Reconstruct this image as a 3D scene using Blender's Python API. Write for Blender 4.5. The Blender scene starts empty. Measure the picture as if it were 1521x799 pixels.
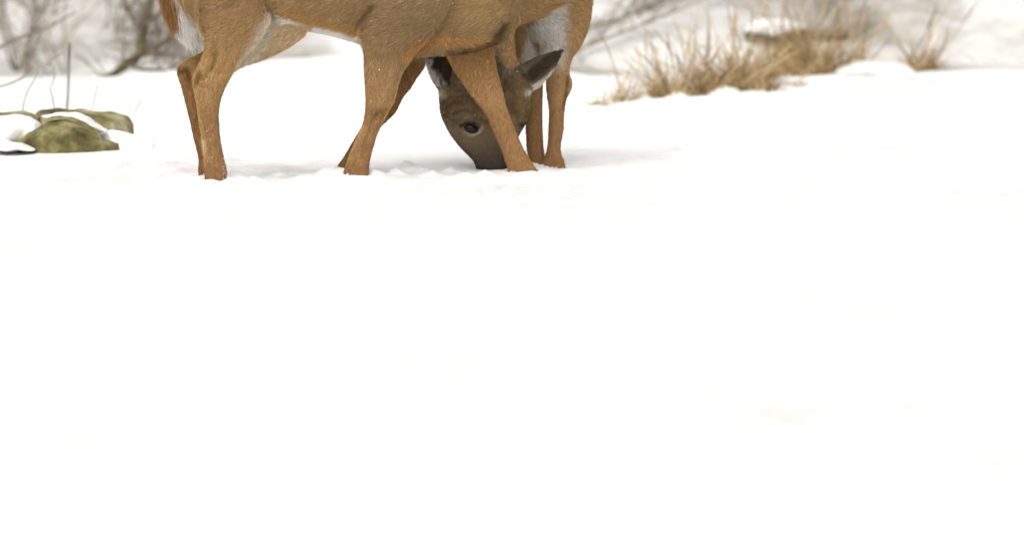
import bpy, bmesh, math, random
import numpy as np
from mathutils import Vector

S = bpy.context.scene
COL = S.collection
random.seed(7)
RNG = np.random.default_rng(7)

# ------------------------------------------------------------------ camera
W, H = 1521.0, 799.0
LENS = 142.5
F = W * LENS / 36.0
CAM = np.array((0.0, -15.0, 1.5))
PITCH = math.radians(6.98)
cam = bpy.data.cameras.new('camera')
cam_ob = bpy.data.objects.new('camera', cam)
COL.objects.link(cam_ob)
S.camera = cam_ob
cam_ob.location = CAM
cam_ob.rotation_euler = (math.radians(90) - PITCH, 0, 0)
cam.lens = LENS
cam.clip_start = 0.1
cam.clip_end = 2000
cam.dof.use_dof = True
cam.dof.focus_distance = 15.15
cam.dof.aperture_fstop = 1.65

# ------------------------------------------------------------------ sky, sun, exposure
world = bpy.data.worlds.new('World')
S.world = world
world.use_nodes = True
nt = world.node_tree
nt.nodes.clear()
sky = nt.nodes.new('ShaderNodeTexSky')
sky.sky_type = 'NISHITA'
sky.sun_disc = False
SUN_EL, SUN_AZ = math.radians(58), math.radians(200)
sky.sun_elevation = SUN_EL
sky.sun_rotation = SUN_AZ
sky.air_density = 1.0
sky.dust_density = 4.0
hs = nt.nodes.new('ShaderNodeHueSaturation')
hs.inputs['Saturation'].default_value = 0.16
warm = nt.nodes.new('ShaderNodeMixRGB')
warm.blend_type = 'MULTIPLY'
warm.inputs[0].default_value = 1.0
warm.inputs[2].default_value = (1.0, 0.985, 0.95, 1)
bg = nt.nodes.new('ShaderNodeBackground')
bg.inputs['Strength'].default_value = 0.14
wo = nt.nodes.new('ShaderNodeOutputWorld')
nt.links.new(sky.outputs[0], hs.inputs['Color'])
nt.links.new(hs.outputs[0], warm.inputs[1])
nt.links.new(warm.outputs[0], bg.inputs['Color'])
nt.links.new(bg.outputs[0], wo.inputs['Surface'])
sun = bpy.data.lights.new('sun', 'SUN')
sun.energy = 0.5
sun.angle = math.radians(65)
sun.color = (1.0, 0.965, 0.92)
sun_ob = bpy.data.objects.new('sun', sun)
COL.objects.link(sun_ob)
sdir = Vector((math.sin(SUN_AZ) * math.cos(SUN_EL), math.cos(SUN_AZ) * math.cos(SUN_EL), math.sin(SUN_EL)))
sun_ob.rotation_euler = sdir.to_track_quat('Z', 'Y').to_euler()
S.view_settings.view_transform = 'Standard'
S.view_settings.look = 'None'
S.view_settings.exposure = 0.62
S.view_settings.gamma = 1.0

# ------------------------------------------------------------------ helpers
CP, SP = math.cos(PITCH), math.sin(PITCH)
FWD = np.array((0, CP, -SP)); UP = np.array((0, SP, CP)); RIGHT = np.array((1.0, 0, 0))

def P(u, v, Y):
    """photo pixel (u, v) at world depth Y -> world point"""
    d = FWD + RIGHT * ((u - W / 2) / F) + UP * ((H / 2 - v) / F)
    return CAM + d * ((Y - CAM[1]) / d[1])

def UV(p):
    q = np.asarray(p) - CAM
    z = q @ FWD
    return W / 2 + F * (q @ RIGHT) / z, H / 2 - F * (q @ UP) / z

def ground_Y(v, z=0.0):
    d = FWD + UP * ((H / 2 - v) / F)
    return CAM[1] + d[1] * (z - CAM[2]) / d[2]

def vnoise(x, y, seed=0):
    xi = np.floor(x).astype(np.int64); yi = np.floor(y).astype(np.int64)
    fx = x - xi; fy = y - yi
    fx = fx * fx * (3 - 2 * fx); fy = fy * fy * (3 - 2 * fy)
    def h(a, b):
        n = (a * 374761393 + b * 668265263 + seed * 1442695041) & 0x7fffffff
        n = ((n ^ (n >> 13)) * 1274126177) & 0x7fffffff
        n = ((n ^ (n >> 16)) * 974634541) & 0x7fffffff
        return (n & 0xffff) / 32767.5 - 1.0
    return (h(xi, yi) * (1 - fx) + h(xi + 1, yi) * fx) * (1 - fy) + (h(xi, yi + 1) * (1 - fx) + h(xi + 1, yi + 1) * fx) * fy

def fbm(x, y, octv=4, seed=0):
    r = 0; a = 1.0; t = 0
    for k in range(octv):
        r = r + a * vnoise(x * 2 ** k + 17.3 * k, y * 2 ** k - 9.1 * k, seed + k)
        t += a; a *= 0.5
    return r / t

def tag(o, label=None, cat=None, group=None, kind=None):
    if label: o['label'] = label
    if cat: o['category'] = cat
    if group: o['group'] = group
    if kind: o['kind'] = kind
    return o

def link(name, data, mat=None, parent=None):
    o = bpy.data.objects.new(name, data)
    COL.objects.link(o)
    if mat is not None and data is not None:
        data.materials.append(mat)
    if parent is not None:
        o.parent = parent
        o.matrix_parent_inverse = parent.matrix_world.inverted() if False else o.matrix_parent_inverse
    return o

def mesh(name, verts, faces, smooth=True):
    m = bpy.data.meshes.new(name)
    m.from_pydata([tuple(map(float, p)) for p in verts], [], faces)
    if smooth:
        m.polygons.foreach_set('use_smooth', [True] * len(m.polygons))
    m.update()
    return m

class Nodes:
    def __init__(self, name):
        self.m = bpy.data.materials.new(name)
        self.m.use_nodes = True
        self.t = self.m.node_tree
        self.b = self.t.nodes['Principled BSDF']
        self.b.inputs['Specular IOR Level'].default_value = 0.2
    def n(self, kind, **kw):
        x = self.t.nodes.new(kind)
        for k, val in kw.items():
            if hasattr(x, k): setattr(x, k, val)
            else: x.inputs[k].default_value = val
        return x
    def l(self, a, b): self.t.links.new(a, b)
    def noise(self, scale, detail=4.0, rough=0.55, coord='Object', vec_scale=None):
        tc = self.n('ShaderNodeTexCoord')
        nz = self.n('ShaderNodeTexNoise')
        nz.inputs['Scale'].default_value = scale
        nz.inputs['Detail'].default_value = detail
        nz.inputs['Roughness'].default_value = rough
        if vec_scale:
            mp = self.n('ShaderNodeMapping'); mp.inputs['Scale'].default_value = vec_scale
            self.l(tc.outputs[coord], mp.inputs[0]); self.l(mp.outputs[0], nz.inputs['Vector'])
        else:
            self.l(tc.outputs[coord], nz.inputs['Vector'])
        return nz.outputs['Fac']
    def ramp(self, fac, stops):
        r = self.n('ShaderNodeValToRGB')
        e = r.color_ramp.elements
        while len(e) < len(stops): e.new(0.5)
        for el, (p, c) in zip(e, stops):
            el.position = p; el.color = (*c, 1)
        self.l(fac, r.inputs[0])
        return r.outputs['Color']
    def bump(self, fac, strength, dist):
        b = self.n('ShaderNodeBump')
        b.inputs['Strength'].default_value = strength
        b.inputs['Distance'].default_value = dist
        self.l(fac, b.inputs['Height'])
        self.l(b.outputs[0], self.b.inputs['Normal'])

# ------------------------------------------------------------------ materials
def mat_snow():
    k = Nodes('snow')
    f = k.noise(2.2, 5, 0.6, vec_scale=(1, 0.6, 1))
    c = k.ramp(f, [(0.36, (0.82, 0.805, 0.795)), (0.47, (0.865, 0.862, 0.855)), (1.0, (0.88, 0.88, 0.87))])
    # faint dirt and melt crust in streaky patches
    f2 = k.noise(5.5, 6, 0.7, vec_scale=(1, 0.45, 1)); f3 = k.noise(0.7, 2, 0.5)
    mu = k.n('ShaderNodeMath', operation='MULTIPLY'); k.l(f2, mu.inputs[0]); k.l(f3, mu.inputs[1])
    rr = k.n('ShaderNodeValToRGB'); rr.color_ramp.elements[0].position = 0.255; rr.color_ramp.elements[1].position = 0.40
    k.l(mu.outputs[0], rr.inputs[0])
    mm = k.n('ShaderNodeMixRGB'); k.l(rr.outputs[0], mm.inputs[0]); k.l(c, mm.inputs[1]); mm.inputs[2].default_value = (0.68, 0.66, 0.645, 1)
    k.l(mm.outputs[0], k.b.inputs['Base Color'])
    k.b.inputs['Roughness'].default_value = 0.7
    k.bump(k.noise(60, 4, 0.6), 0.35, 0.02)
    return k.m

def mat_bank():
    k = Nodes('thin_snow_over_litter')
    f = k.noise(0.9, 6, 0.65, vec_scale=(1, 1, 1.5))
    c = k.ramp(f, [(0.35, (0.19, 0.17, 0.14)), (0.45, (0.42, 0.40, 0.37)), (0.55, (0.60, 0.595, 0.58)), (0.68, (0.76, 0.755, 0.74))])
    k.l(c, k.b.inputs['Base Color'])
    k.b.inputs['Roughness'].default_value = 0.8
    k.bump(k.noise(9, 4, 0.6), 0.6, 0.05)
    return k.m

def mat_simple(name, stops, scale, rough=0.8, bump=(0.5, 0.01), vec_scale=None, detail=6):
    k = Nodes(name)
    f = k.noise(scale, detail, 0.62, vec_scale=vec_scale)
    k.l(k.ramp(f, stops), k.b.inputs['Base Color'])
    k.b.inputs['Roughness'].default_value = rough
    k.bump(f, *bump)
    return k.m

def mat_fur(name, skin=False):
    k = Nodes(name)
    at = k.n('ShaderNodeAttribute'); at.attribute_name = 'fur_color'
    at.attribute_type = 'GEOMETRY'
    mx = k.n('ShaderNodeMixRGB'); mx.blend_type = 'MULTIPLY'; mx.inputs[0].default_value = 1
    k.l(at.outputs['Color'], mx.inputs[1])
    f = k.noise(150, 3, 0.6, vec_scale=(1, 1, 1))
    k.l(k.ramp(f, [(0.25, (0.84, 0.84, 0.84)), (0.75, (1.12, 1.11, 1.10))]), mx.inputs[2])
    k.l(mx.outputs[0], k.b.inputs['Base Color'])
    k.b.inputs['Roughness'].default_value = 0.75
    k.b.inputs['Specular IOR Level'].default_value = 0.12
    if not skin:
        tr = k.n('ShaderNodeBsdfTranslucent'); ms = k.n('ShaderNodeMixShader'); ms.inputs[0].default_value = 0.22
        k.l(mx.outputs[0], tr.inputs['Color'])
        out = k.t.nodes['Material Output']
        k.l(k.b.outputs[0], ms.inputs[1]); k.l(tr.outputs[0], ms.inputs[2]); k.l(ms.outputs[0], out.inputs['Surface'])
    return k.m

M = dict(
    snow=mat_snow(), bank=mat_bank(),
    rock=mat_simple('mossy_rock', [(0.34, (0.055, 0.048, 0.018)), (0.46, (0.14, 0.122, 0.048)), (0.56, (0.235, 0.208, 0.09)), (0.68, (0.40, 0.37, 0.25))], 8, 0.85, (0.9, 0.05)),
    twig=mat_simple('grey_twig', [(0.3, (0.13, 0.10, 0.075)), (0.7, (0.29, 0.24, 0.19))], 20, 0.85, (0.4, 0.004)),
    pale_twig=mat_simple('pale_twig', [(0.3, (0.26, 0.22, 0.17)), (0.7, (0.42, 0.38, 0.32))], 20, 0.85, (0.4, 0.004)),
    moss_wood=mat_simple('mossy_wood', [(0.3, (0.07, 0.06, 0.025)), (0.7, (0.20, 0.175, 0.075))], 12, 0.9, (0.6, 0.01)),
    grass=mat_fur('dry_grass'),
    fur_a=mat_fur('deer_fur'), skin=mat_fur('deer_skin', True),
    hoof=mat_simple('hoof_horn', [(0.3, (0.012, 0.010, 0.010)), (0.7, (0.03, 0.026, 0.024))], 40, 0.45),
    eye=None,
)
k = Nodes('deer_eye'); k.b.inputs['Base Color'].default_value = (0.012, 0.008, 0.006, 1)
k.b.inputs['Roughness'].default_value = 0.10; k.b.inputs['Specular IOR Level'].default_value = 0.22
M['eye'] = k.m

# ------------------------------------------------------------------ ground
EDGE = [(-900, 100), (-300, 112), (0, 113), (150, 113), (260, 106), (400, 86), (520, 80), (640, 100), (760, 145), (850, 160), (1000, 147), (1200, 130), (1521, 108), (2300, 95)]
_ey = [ground_Y(v) for _, v in EDGE]
_ex = [P(u, v, y)[0] for (u, v), y in zip(EDGE, _ey)]
def edge_y(x): return np.interp(x, _ex, _ey)

HOOVES = [  # u, v (snow line), Y, print depth
    (320, 267, ground_Y(268)), (309, 262, ground_Y(263)), (529, 259, ground_Y(261)), (513, 251, ground_Y(252)),
    (778, 254, 0.42), (797, 243, 0.78), (822, 251, 0.74), (732, 251, 0.60)]
HP = [P(*h) for h in HOOVES]

LUMPS = [(612, 251, 26, .030), (590, 257, 16, .018), (488, 257, 22, .020), (416, 257, 14, .014), (455, 262, 20, .012), (668, 250, 12, .016), (640, 256, 14, .012),
         (690, 257, 14, .012), (352, 262, 14, .014), (380, 266, 12, .010), (555, 260, 10, .016), (240, 263, 12, .010), (212, 264, 12, .009), (722, 257, 16, .012), (765, 259, 9, .012),
         (845, 251, 12, .010), (500, 262, 12, .014), (815, 256, 9, .010), (300, 268, 9, .012), (338, 269, 8, .014)]
LP = []
for u, v, r, hgt in LUMPS:
    y = ground_Y(v); LP.append((P(u, v, y)[0], y, r / 400.0, hgt))

def height(x, y):
    x = np.asarray(x, float); y = np.asarray(y, float)
    fg = np.clip((-0.4 - y) / 1.5, 0, 1)
    z = 0.035 * fbm(x * 0.45, y * 0.30, 3, 3) + 0.014 * fbm(x * 2.2, y * 1.6, 3, 11) + fg * (0.05 * fbm(x * 0.9, y * 0.55, 3, 13) + 0.012 * fbm(x * 5, y * 3.2, 3, 17))
    near = np.exp(-((y - 0.2) / 0.55) ** 2)
    z = z + near * 0.010 * fbm(x * 9, y * 6, 3, 23) + 0.0022 * fbm(x * 14, y * 10, 2, 31)
    # flatten round the hooves so that they meet the snow where they stand
    wsum = 1e-6 + 0 * x; hs_ = 0 * x
    for p in HP:
        w = np.exp(-(((x - p[0]) ** 2 + (y - p[1]) ** 2) / 0.13 ** 2))
        wsum = wsum + w; hs_ = hs_ + w * p[2]
    t = np.clip(wsum * 1.3, 0, 1)
    z = z * (1 - t) + t * (hs_ / wsum)
    for p in HP[:7]:
        dd = np.sqrt((x - p[0]) ** 2 + ((y - p[1]) * 1.1) ** 2)
        z = z + 0.007 * np.exp(-((dd - 0.095) / 0.032) ** 2) * (1 + 0.9 * vnoise(x * 28, y * 28, 8)) - 0.016 * np.exp(-(dd / 0.05) ** 2)
    for lx, ly, r, hgt in LP:
        d2 = ((x - lx) / r) ** 2 + ((y - ly) / (r * 0.9)) ** 2
        z = z + 1.5 * hgt * np.exp(-d2 * 1.6) * (1 + 0.5 * vnoise(x * 40, y * 40, 5))
    # the crest the clearing ends at, the hollow behind it, then the bank
    e = edge_y(x)
    s = y - e
    drop = np.clip(s / 0.7, 0, 1); drop = drop * drop * (3 - 2 * drop)
    z = z - (0.13 - 0.085 * np.clip((x - 0.95) / 0.15, 0, 1)) * drop * (1 + 0.6 * fbm(x * 0.8, y * 0.8, 2, 51))
    rise = np.clip(s - 1.2, 0, None)
    hum = 0.07 * fbm(x * 1.3, y * 1.0, 3, 61) * np.clip(s / 1.0, 0, 1)
    z = z + hum + 0.045 * np.minimum(rise, 4)
    far = np.clip(y - 7.6 + 1.1 * np.clip(x / 0.4, 0, 1) - 0.9 * fbm(x * 0.25, y * 0 + 3, 2, 71), 0, None)
    z = z + 0.42 * np.minimum(far, 14) * (1 + 0.25 * fbm(x * 0.35, y * 0.35, 3, 81)) + 0.02 * np.clip(far - 14, 0, 60)
    z = z + 0.10 * np.clip(far, 0, 1) * fbm(x * 1.6, y * 1.6, 3, 91)
    return z

def axis(lo, hi, step, far, g=1.16):
    a = list(np.arange(lo, hi + 1e-6, step))
    s = step; 
    while a[-1] < far[1]: s *= g; a.append(a[-1] + s)
    s = step
    while a[0] > far[0]: s *= g; a.insert(0, a[0] - s)
    return np.array(a)
xs = axis(-2.5, 2.6, 0.022, (-220, 220), 1.07)
ys = np.concatenate([axis(-9, -1.2, 0.035, (-60, -1.2), 1.12), axis(-1.18, 1.6, 0.016, (-1.18, 1.6)), axis(1.62, 14, 0.05, (1.6, 320), 1.10)])
ys = np.unique(np.round(ys, 5))
X, Y = np.meshgrid(xs, ys)
Z = height(X, Y)
nx, ny = len(xs), len(ys)
V = np.stack([X, Y, Z], -1).reshape(-1, 3)
i, j = np.meshgrid(np.arange(nx - 1), np.arange(ny - 1))
a = (j * nx + i).ravel()
Fq = np.stack([a, a + 1, a + nx + 1, a + nx], -1)
cy = Y[:-1, :-1].ravel(); cx = X[:-1, :-1].ravel()
gm = bpy.data.meshes.new('snow_ground')
gm.vertices.add(len(V)); gm.vertices.foreach_set('co', V.ravel())
gm.loops.add(Fq.size); gm.loops.foreach_set('vertex_index', Fq.ravel())
gm.polygons.add(len(Fq)); gm.polygons.foreach_set('loop_start', np.arange(0, Fq.size, 4)); gm.polygons.foreach_set('loop_total', np.full(len(Fq), 4))
gm.polygons.foreach_set('use_smooth', np.ones(len(Fq), bool))
ground = link('snow_ground', gm, M['snow'])
gm.materials.append(M['bank'])
gm.polygons.foreach_set('material_index', (cy > 6.9 - 0.8 * np.clip(cx / 0.4, 0, 1) + 0.8 * vnoise(cx * 0.7, cy * 0.7, 2)).astype(np.int32))
gm.update(calc_edges=True)
tag(ground, kind='structure')

def hz(x, y): return float(height(np.array([x]), np.array([y]))[0])

# ------------------------------------------------------------------ deer
def ring_loft(verts, faces, rings):
    n = len(rings[0]); b0 = len(verts)
    for r in rings: verts.extend(r)
    for q in range(len(rings) - 1):
        for t in range(n):
            A_, B_ = b0 + q * n + t, b0 + q * n + (t + 1) % n
            faces.append((A_, B_, B_ + n, A_ + n))
    c0 = len(verts); verts.append(np.mean(rings[0], 0)); c1 = len(verts); verts.append(np.mean(rings[-1], 0))
    e = b0 + (len(rings) - 1) * n
    for t in range(n):
        faces.append((c0, b0 + (t + 1) % n, b0 + t)); faces.append((c1, e + t, e + (t + 1) % n))

def dense(st, k=4):
    """Catmull-Rom through the stations"""
    st = np.array(st, float); out = []
    n = len(st)
    for q in range(n - 1):
        p0, p1, p2, p3 = st[max(q - 1, 0)], st[q], st[q + 1], st[min(q + 2, n - 1)]
        for t in np.linspace(0, 1, k, endpoint=False):
            out.append(0.5 * ((2 * p1) + (-p0 + p2) * t + (2 * p0 - 5 * p1 + 4 * p2 - p3) * t * t + (-p0 + 3 * p1 - 3 * p2 + p3) * t ** 3))
    out.append(st[-1])
    return out

NR = 24
ANG = np.linspace(0, 2 * math.pi, NR, endpoint=False)
def limb_h(V_, F_, st):
    """stations (v, left, right, Y, half depth): level cross-sections"""
    rings = []
    for v, l, r, y, ry in dense(st):
        c = P((l + r) / 2, v, y); rx = (P(r, v, y) - P(l, v, y))[0] / 2
        rings.append([c + np.array((rx * math.cos(q), ry * math.sin(q), 0)) for q in ANG])
    ring_loft(V_, F_, rings)
def limb_v(V_, F_, st, square=2.0):
    """stations (u, top, bottom, Y, half depth): upright cross-sections"""
    rings = []
    for u, t, b, y, ry in dense(st):
        c = P(u, (t + b) / 2, y); rz = (P(u, t, y) - P(u, b, y))[2] / 2
        rings.append([c + np.array((0, ry * math.cos(q) * abs(math.cos(q)) ** (2 / square - 1), rz * math.sin(q))) for q in ANG])
    ring_loft(V_, F_, rings)
def limb_t(V_, F_, st):
    """stations (u, v, half width px, Y, half depth): sections across the line"""
    d = dense(st); pts = [P(s[0], s[1], s[3]) for s in d]; rings = []
    for q, s in enumerate(d):
        tn = pts[min(q + 1, len(d) - 1)] - pts[max(q - 1, 0)]
        tn = tn / np.linalg.norm(tn)
        dp = np.array((0, 1.0, 0)); dp = dp - tn * (dp @ tn); dp /= np.linalg.norm(dp)
        sd = np.cross(tn, dp)
        r = s[2] / 400.0
        rings.append([pts[q] + sd * r * math.cos(t) + dp * s[4] * math.sin(t) for t in ANG])
    ring_loft(V_, F_, rings)

def fuse(name, V_, F_, voxel=0.007, smooth=5):
    m = mesh(name, V_, F_)
    bm = bmesh.new(); bm.from_mesh(m); bmesh.ops.recalc_face_normals(bm, faces=bm.faces[:]); bm.to_mesh(m); bm.free()
    o = bpy.data.objects.new(name + '_tmp', m); COL.objects.link(o)
    r = o.modifiers.new('r', 'REMESH'); r.mode = 'VOXEL'; r.voxel_size = voxel; r.use_smooth_shade = True
    s = o.modifiers.new('s', 'SMOOTH'); s.factor = 0.5; s.iterations = smooth
    dg = bpy.context.evaluated_depsgraph_get(); dg.update()
    nm = bpy.data.meshes.new_from_object(o.evaluated_get(dg))
    bpy.data.objects.remove(o); bpy.data.meshes.remove(m)
    nm.name = name
    nm.polygons.foreach_set('use_smooth', [True] * len(nm.polygons))
    return nm

def co_no(m):
    n = len(m.vertices)
    co = np.empty(n * 3, np.float32); no = np.empty(n * 3, np.float32)
    m.vertices.foreach_get('co', co); m.vertex_normals.foreach_get('vector', no)
    return co.reshape(-1, 3).astype(float), no.reshape(-1, 3).astype(float)

def paint(m, cols):
    at = m.color_attributes.new('fur_color', 'FLOAT_COLOR', 'POINT')
    at.data.foreach_set('color', np.concatenate([cols, np.ones((len(cols), 1))], 1).astype(np.float32).ravel())

def mixc(c, target, w):
    w = np.clip(w, 0, 1)[:, None]
    return c * (1 - w) + np.array(target) * w
def sm(x, a_, b_):
    t = np.clip((x - a_) / (b_ - a_), 0, 1); return t * t * (3 - 2 * t)
def blob(u, v, cu, cv, ru, rv):
    return np.exp(-(((u - cu) / ru) ** 2 + ((v - cv) / rv) ** 2))
def seg_d(u, v, pts):
    d = np.full(u.shape, 1e9)
    for (x0, y0), (x1, y1) in zip(pts[:-1], pts[1:]):
        L = (x1 - x0) ** 2 + (y1 - y0) ** 2
        t = np.clip(((u - x0) * (x1 - x0) + (v - y0) * (y1 - y0)) / L, 0, 1)
        d = np.minimum(d, np.hypot(u - x0 - t * (x1 - x0), v - y0 - t * (y1 - y0)))
    return d

def grow_fur(name, m, count, flow, length, parent, mat, radius=0.00055, lift=0.34):
    """hair curves rooted on the body surface"""
    m.calc_loop_triangles()
    tri = np.empty(len(m.loop_triangles) * 3, np.int32); m.loop_triangles.foreach_get('vertices', tri); tri = tri.reshape(-1, 3)
    co, no = co_no(m)
    n = len(co); cl = np.empty(n * 4, np.float32); m.color_attributes['fur_color'].data.foreach_get('color', cl); cl = cl.reshape(-1, 4)[:, :3]
    A_, B_, C_ = co[tri[:, 0]], co[tri[:, 1]], co[tri[:, 2]]
    ar = np.linalg.norm(np.cross(B_ - A_, C_ - A_), axis=1)
    u0, v0 = UV((A_ + B_ + C_) / 3)
    ar = ar * (0.35 + 0.65 * sm(v0, -160, -20))
    pick = RNG.choice(len(tri), count, p=ar / ar.sum())
    w = RNG.random((count, 2)); fl = w.sum(1) > 1; w[fl] = 1 - w[fl]
    w = np.concatenate([w, 1 - w.sum(1, keepdims=True)], 1)
    def bar(q): return (q[tri[pick]] * w[:, :, None]).sum(1)
    root, nrm, col = bar(co), bar(no), bar(cl)
    nrm /= np.linalg.norm(nrm, axis=1, keepdims=True)
    u, v = UV(root)
    d = flow(root, u, v)
    clump = np.stack([fbm(root[:, 0] * 55 + q * 7, root[:, 2] * 55 + root[:, 1] * 40, 2, 100 + q) for q in range(3)], 1)
    d = d + clump * 0.32 + RNG.normal(0, 0.16, d.shape)
    d -= nrm * (d * nrm).sum(1, keepdims=True)
    d /= np.linalg.norm(d, axis=1, keepdims=True) + 1e-9
    L = length(root, u, v) * RNG.uniform(0.6, 1.25, count)
    guard = RNG.random(count) < 0.12
    L = np.where(guard, L * 1.35, L)
    l1 = lift * RNG.uniform(0.6, 1.5, count)[:, None]
    s1 = d + nrm * l1; s1 /= np.linalg.norm(s1, axis=1, keepdims=True)
    s2 = d + nrm * l1 * 0.35 + np.array((0, 0, -0.12)); s2 /= np.linalg.norm(s2, axis=1, keepdims=True)
    p0 = root - nrm * 0.001
    p1 = p0 + s1 * (L * 0.5)[:, None]; p2 = p1 + s2 * (L * 0.5)[:, None]
    hc = bpy.data.hair_curves.new(name)
    hc.add_curves([3] * count)
    pos = np.stack([p0, p1, p2], 1).reshape(-1).astype(np.float32)
    hc.position_data.foreach_set('vector', pos)
    ra = hc.attributes.get('radius') or hc.attributes.new('radius', 'FLOAT', 'POINT')
    ra.data.foreach_set('value', np.tile(np.array((1.0, 0.75, 0.15), np.float32) * radius, count))
    j_ = RNG.uniform(0.62, 1.38, (count, 1)) * np.where(guard, 1.35, 1.0)[:, None]
    ca = hc.attributes.new('fur_color', 'FLOAT_COLOR', 'CURVE')
    ca.data.foreach_set('color', np.concatenate([np.clip(col * j_, 0, 0.9), np.ones((count, 1))], 1).astype(np.float32).ravel())
    o = link(name, hc, mat, parent)
    tag(o, kind='stuff')
    return o

def hoof(parent, u, v, Y, wpx=26, facing=1):
    """two dark toes with a cleft, just under the snow line"""
    c = P(u, v, Y); V_, F_ = [], []
    r = wpx / 400.0 / 2
    for s in (-1, 1):
        rings = []
        for hgt, k_ in ((0.030, 0.62), (0.016, 0.8), (0.0, 0.95), (-0.012, 1.0)):
            rings.append([c + np.array((facing * 0.010 * (0.03 - hgt) / 0.04 + r * k_ * math.cos(q) * (1.25 if math.cos(q) * facing > 0 else 0.9), s * r * 0.42 + r * 0.4 * k_ * math.sin(q), hgt)) for q in ANG[::2]])
        ring_loft(V_, F_, rings)
    return link('hoof', mesh('hoof', V_, F_), M['hoof'], parent)

def eyeball(parent, u, v, Y, ru, rv, tilt):
    c = P(u, v, Y); bm = bmesh.new()
    bmesh.ops.create_uvsphere(bm, u_segments=20, v_segments=12, radius=1)
    ct, st_ = math.cos(tilt), math.sin(tilt)
    for q in bm.verts:
        x, y, z = q.co.x * ru / 400, q.co.y * 0.013, q.co.z * rv / 400
        q.co = Vector((c[0] + x * ct - z * st_, c[1] + y, c[2] + x * st_ + z * ct))
    m = bpy.data.meshes.new('eye'); bm.to_mesh(m); bm.free()
    m.polygons.foreach_set('use_smooth', [True] * len(m.polygons))
    return link('eye', m, M['eye'], parent)

# ---- the deer standing broadside in front
YNH, YFH, YNF, YFF = HOOVES[0][2], HOOVES[1][2], HOOVES[2][2], HOOVES[3][2]
def midA(u): return float(np.interp(u, [250, 330, 560, 780], [0.0, 0.0, 0.22, 0.26]))
V_, F_ = [], []
limb_v(V_, F_, [(x, t, b, midA(x), w) for x, t, b, w in [
    (256, -62, -18, .03), (264, -85, 2, .07), (285, -108, 22, .115), (330, -118, 34, .145), (390, -114, 30, .155), (420, -111, 35, .165), (450, -108, 43, .172), (500, -107, 54, .172),
    (540, -110, 66, .168), (580, -115, 78, .155), (620, -120, 83, .140), (660, -121, 82, .125), (700, -118, 77, .112), (735, -108, 66, .095), (757, -95, 54, .075), (771, -80, 30, .05)]], 2.3)
# near hind leg
limb_h(V_, F_, [(v, l, r, y, w) for v, l, r, y, w in [
    (-70, 285, 390, YNH + .07, .07), (-20, 282, 402, YNH + .02, .075), (10, 286, 405, YNH + .01, .075), (26, 290, 404, YNH, .07), (45, 301, 394, YNH, .062), (62, 305, 383, YNH, .055), (80, 303, 367, YNH, .047),
    (98, 295, 353, YNH, .040), (116, 286, 342, YNH, .036), (134, 288, 333, YNH, .032), (160, 292.5, 325.5, YNH, .029), (190, 297, 325.5, YNH, .027), (215, 300, 328.5, YNH, .027), (238, 303, 333, YNH, .029),
    (254, 304, 337, YNH, .031), (268, 305, 336, YNH, .029), (276, 306, 336, YNH, .026)]])
# far hind leg
limb_h(V_, F_, [(v, l, r, y, w) for v, l, r, y, w in [
    (-40, 300, 430, YFH - .06, .07), (10, 340, 462, YFH - .02, .07), (30, 352, 462, YFH, .06), (46, 345, 458, YFH, .055), (58, 330, 446, YFH, .05), (68, 318, 432, YFH, .046), (78, 302, 414, YFH, .043), (88, 281, 391, YFH, .04),
    (96, 268, 368, YFH, .038), (104, 264, 350, YFH, .036), (114, 265, 328, YFH, .034), (130, 270, 306, YFH, .030), (150, 275, 304, YFH, .028), (170, 280, 308, YFH, .027), (206, 288, 314, YFH, .026),
    (234, 295, 320, YFH, .027), (250, 295, 322, YFH, .028), (263, 296, 324, YFH, .027), (270, 297, 325, YFH, .025)]])
# near fore leg
limb_h(V_, F_, [(v, l, r, y, w) for v, l, r, y, w in [
    (-60, 560, 690, YNF + .06, .05), (-20, 540, 680, YNF, .06), (15, 533, 665, YNF - .02, .065), (42, 533, 648, YNF - .02, .062), (60, 536, 634, YNF - .015, .058), (74, 540.5, 620, YNF - .01, .052), (88, 541.5, 611, YNF, .047), (107, 541.5, 598, YNF, .041),
    (130, 542.5, 591, YNF, .036), (150, 543, 586, YNF, .034), (166, 542.5, 577, YNF, .031), (186, 538.5, 567, YNF, .027), (200, 532.5, 560, YNF, .025), (220, 523.5, 554, YNF, .026), (238, 516.5, 549.5, YNF, .028),
    (252, 511.5, 548, YNF, .030), (262, 509.5, 548, YNF, .030), (270, 510, 548, YNF, .027)]])
# far fore leg
limb_h(V_, F_, [(v, l, r, y, w) for v, l, r, y, w in [
    (0, 560, 660, YFF - .06, .05), (50, 568, 644, YFF - .03, .05), (82, 575, 632, YFF, .045), (98, 579, 630, YFF, .041), (114, 577, 620, YFF, .037), (130, 573, 610, YFF, .034), (144, 567, 599, YFF, .032), (158, 560, 592, YFF, .030),
    (168, 554, 586, YFF, .029), (180, 545, 574, YFF, .027), (190, 537, 564, YFF, .025), (210, 525, 549, YFF, .024), (232, 511.5, 537, YFF, .025), (248, 501, 528, YFF, .026), (256, 498, 527, YFF, .026), (264, 499, 527, YFF, .024)]])
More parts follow.
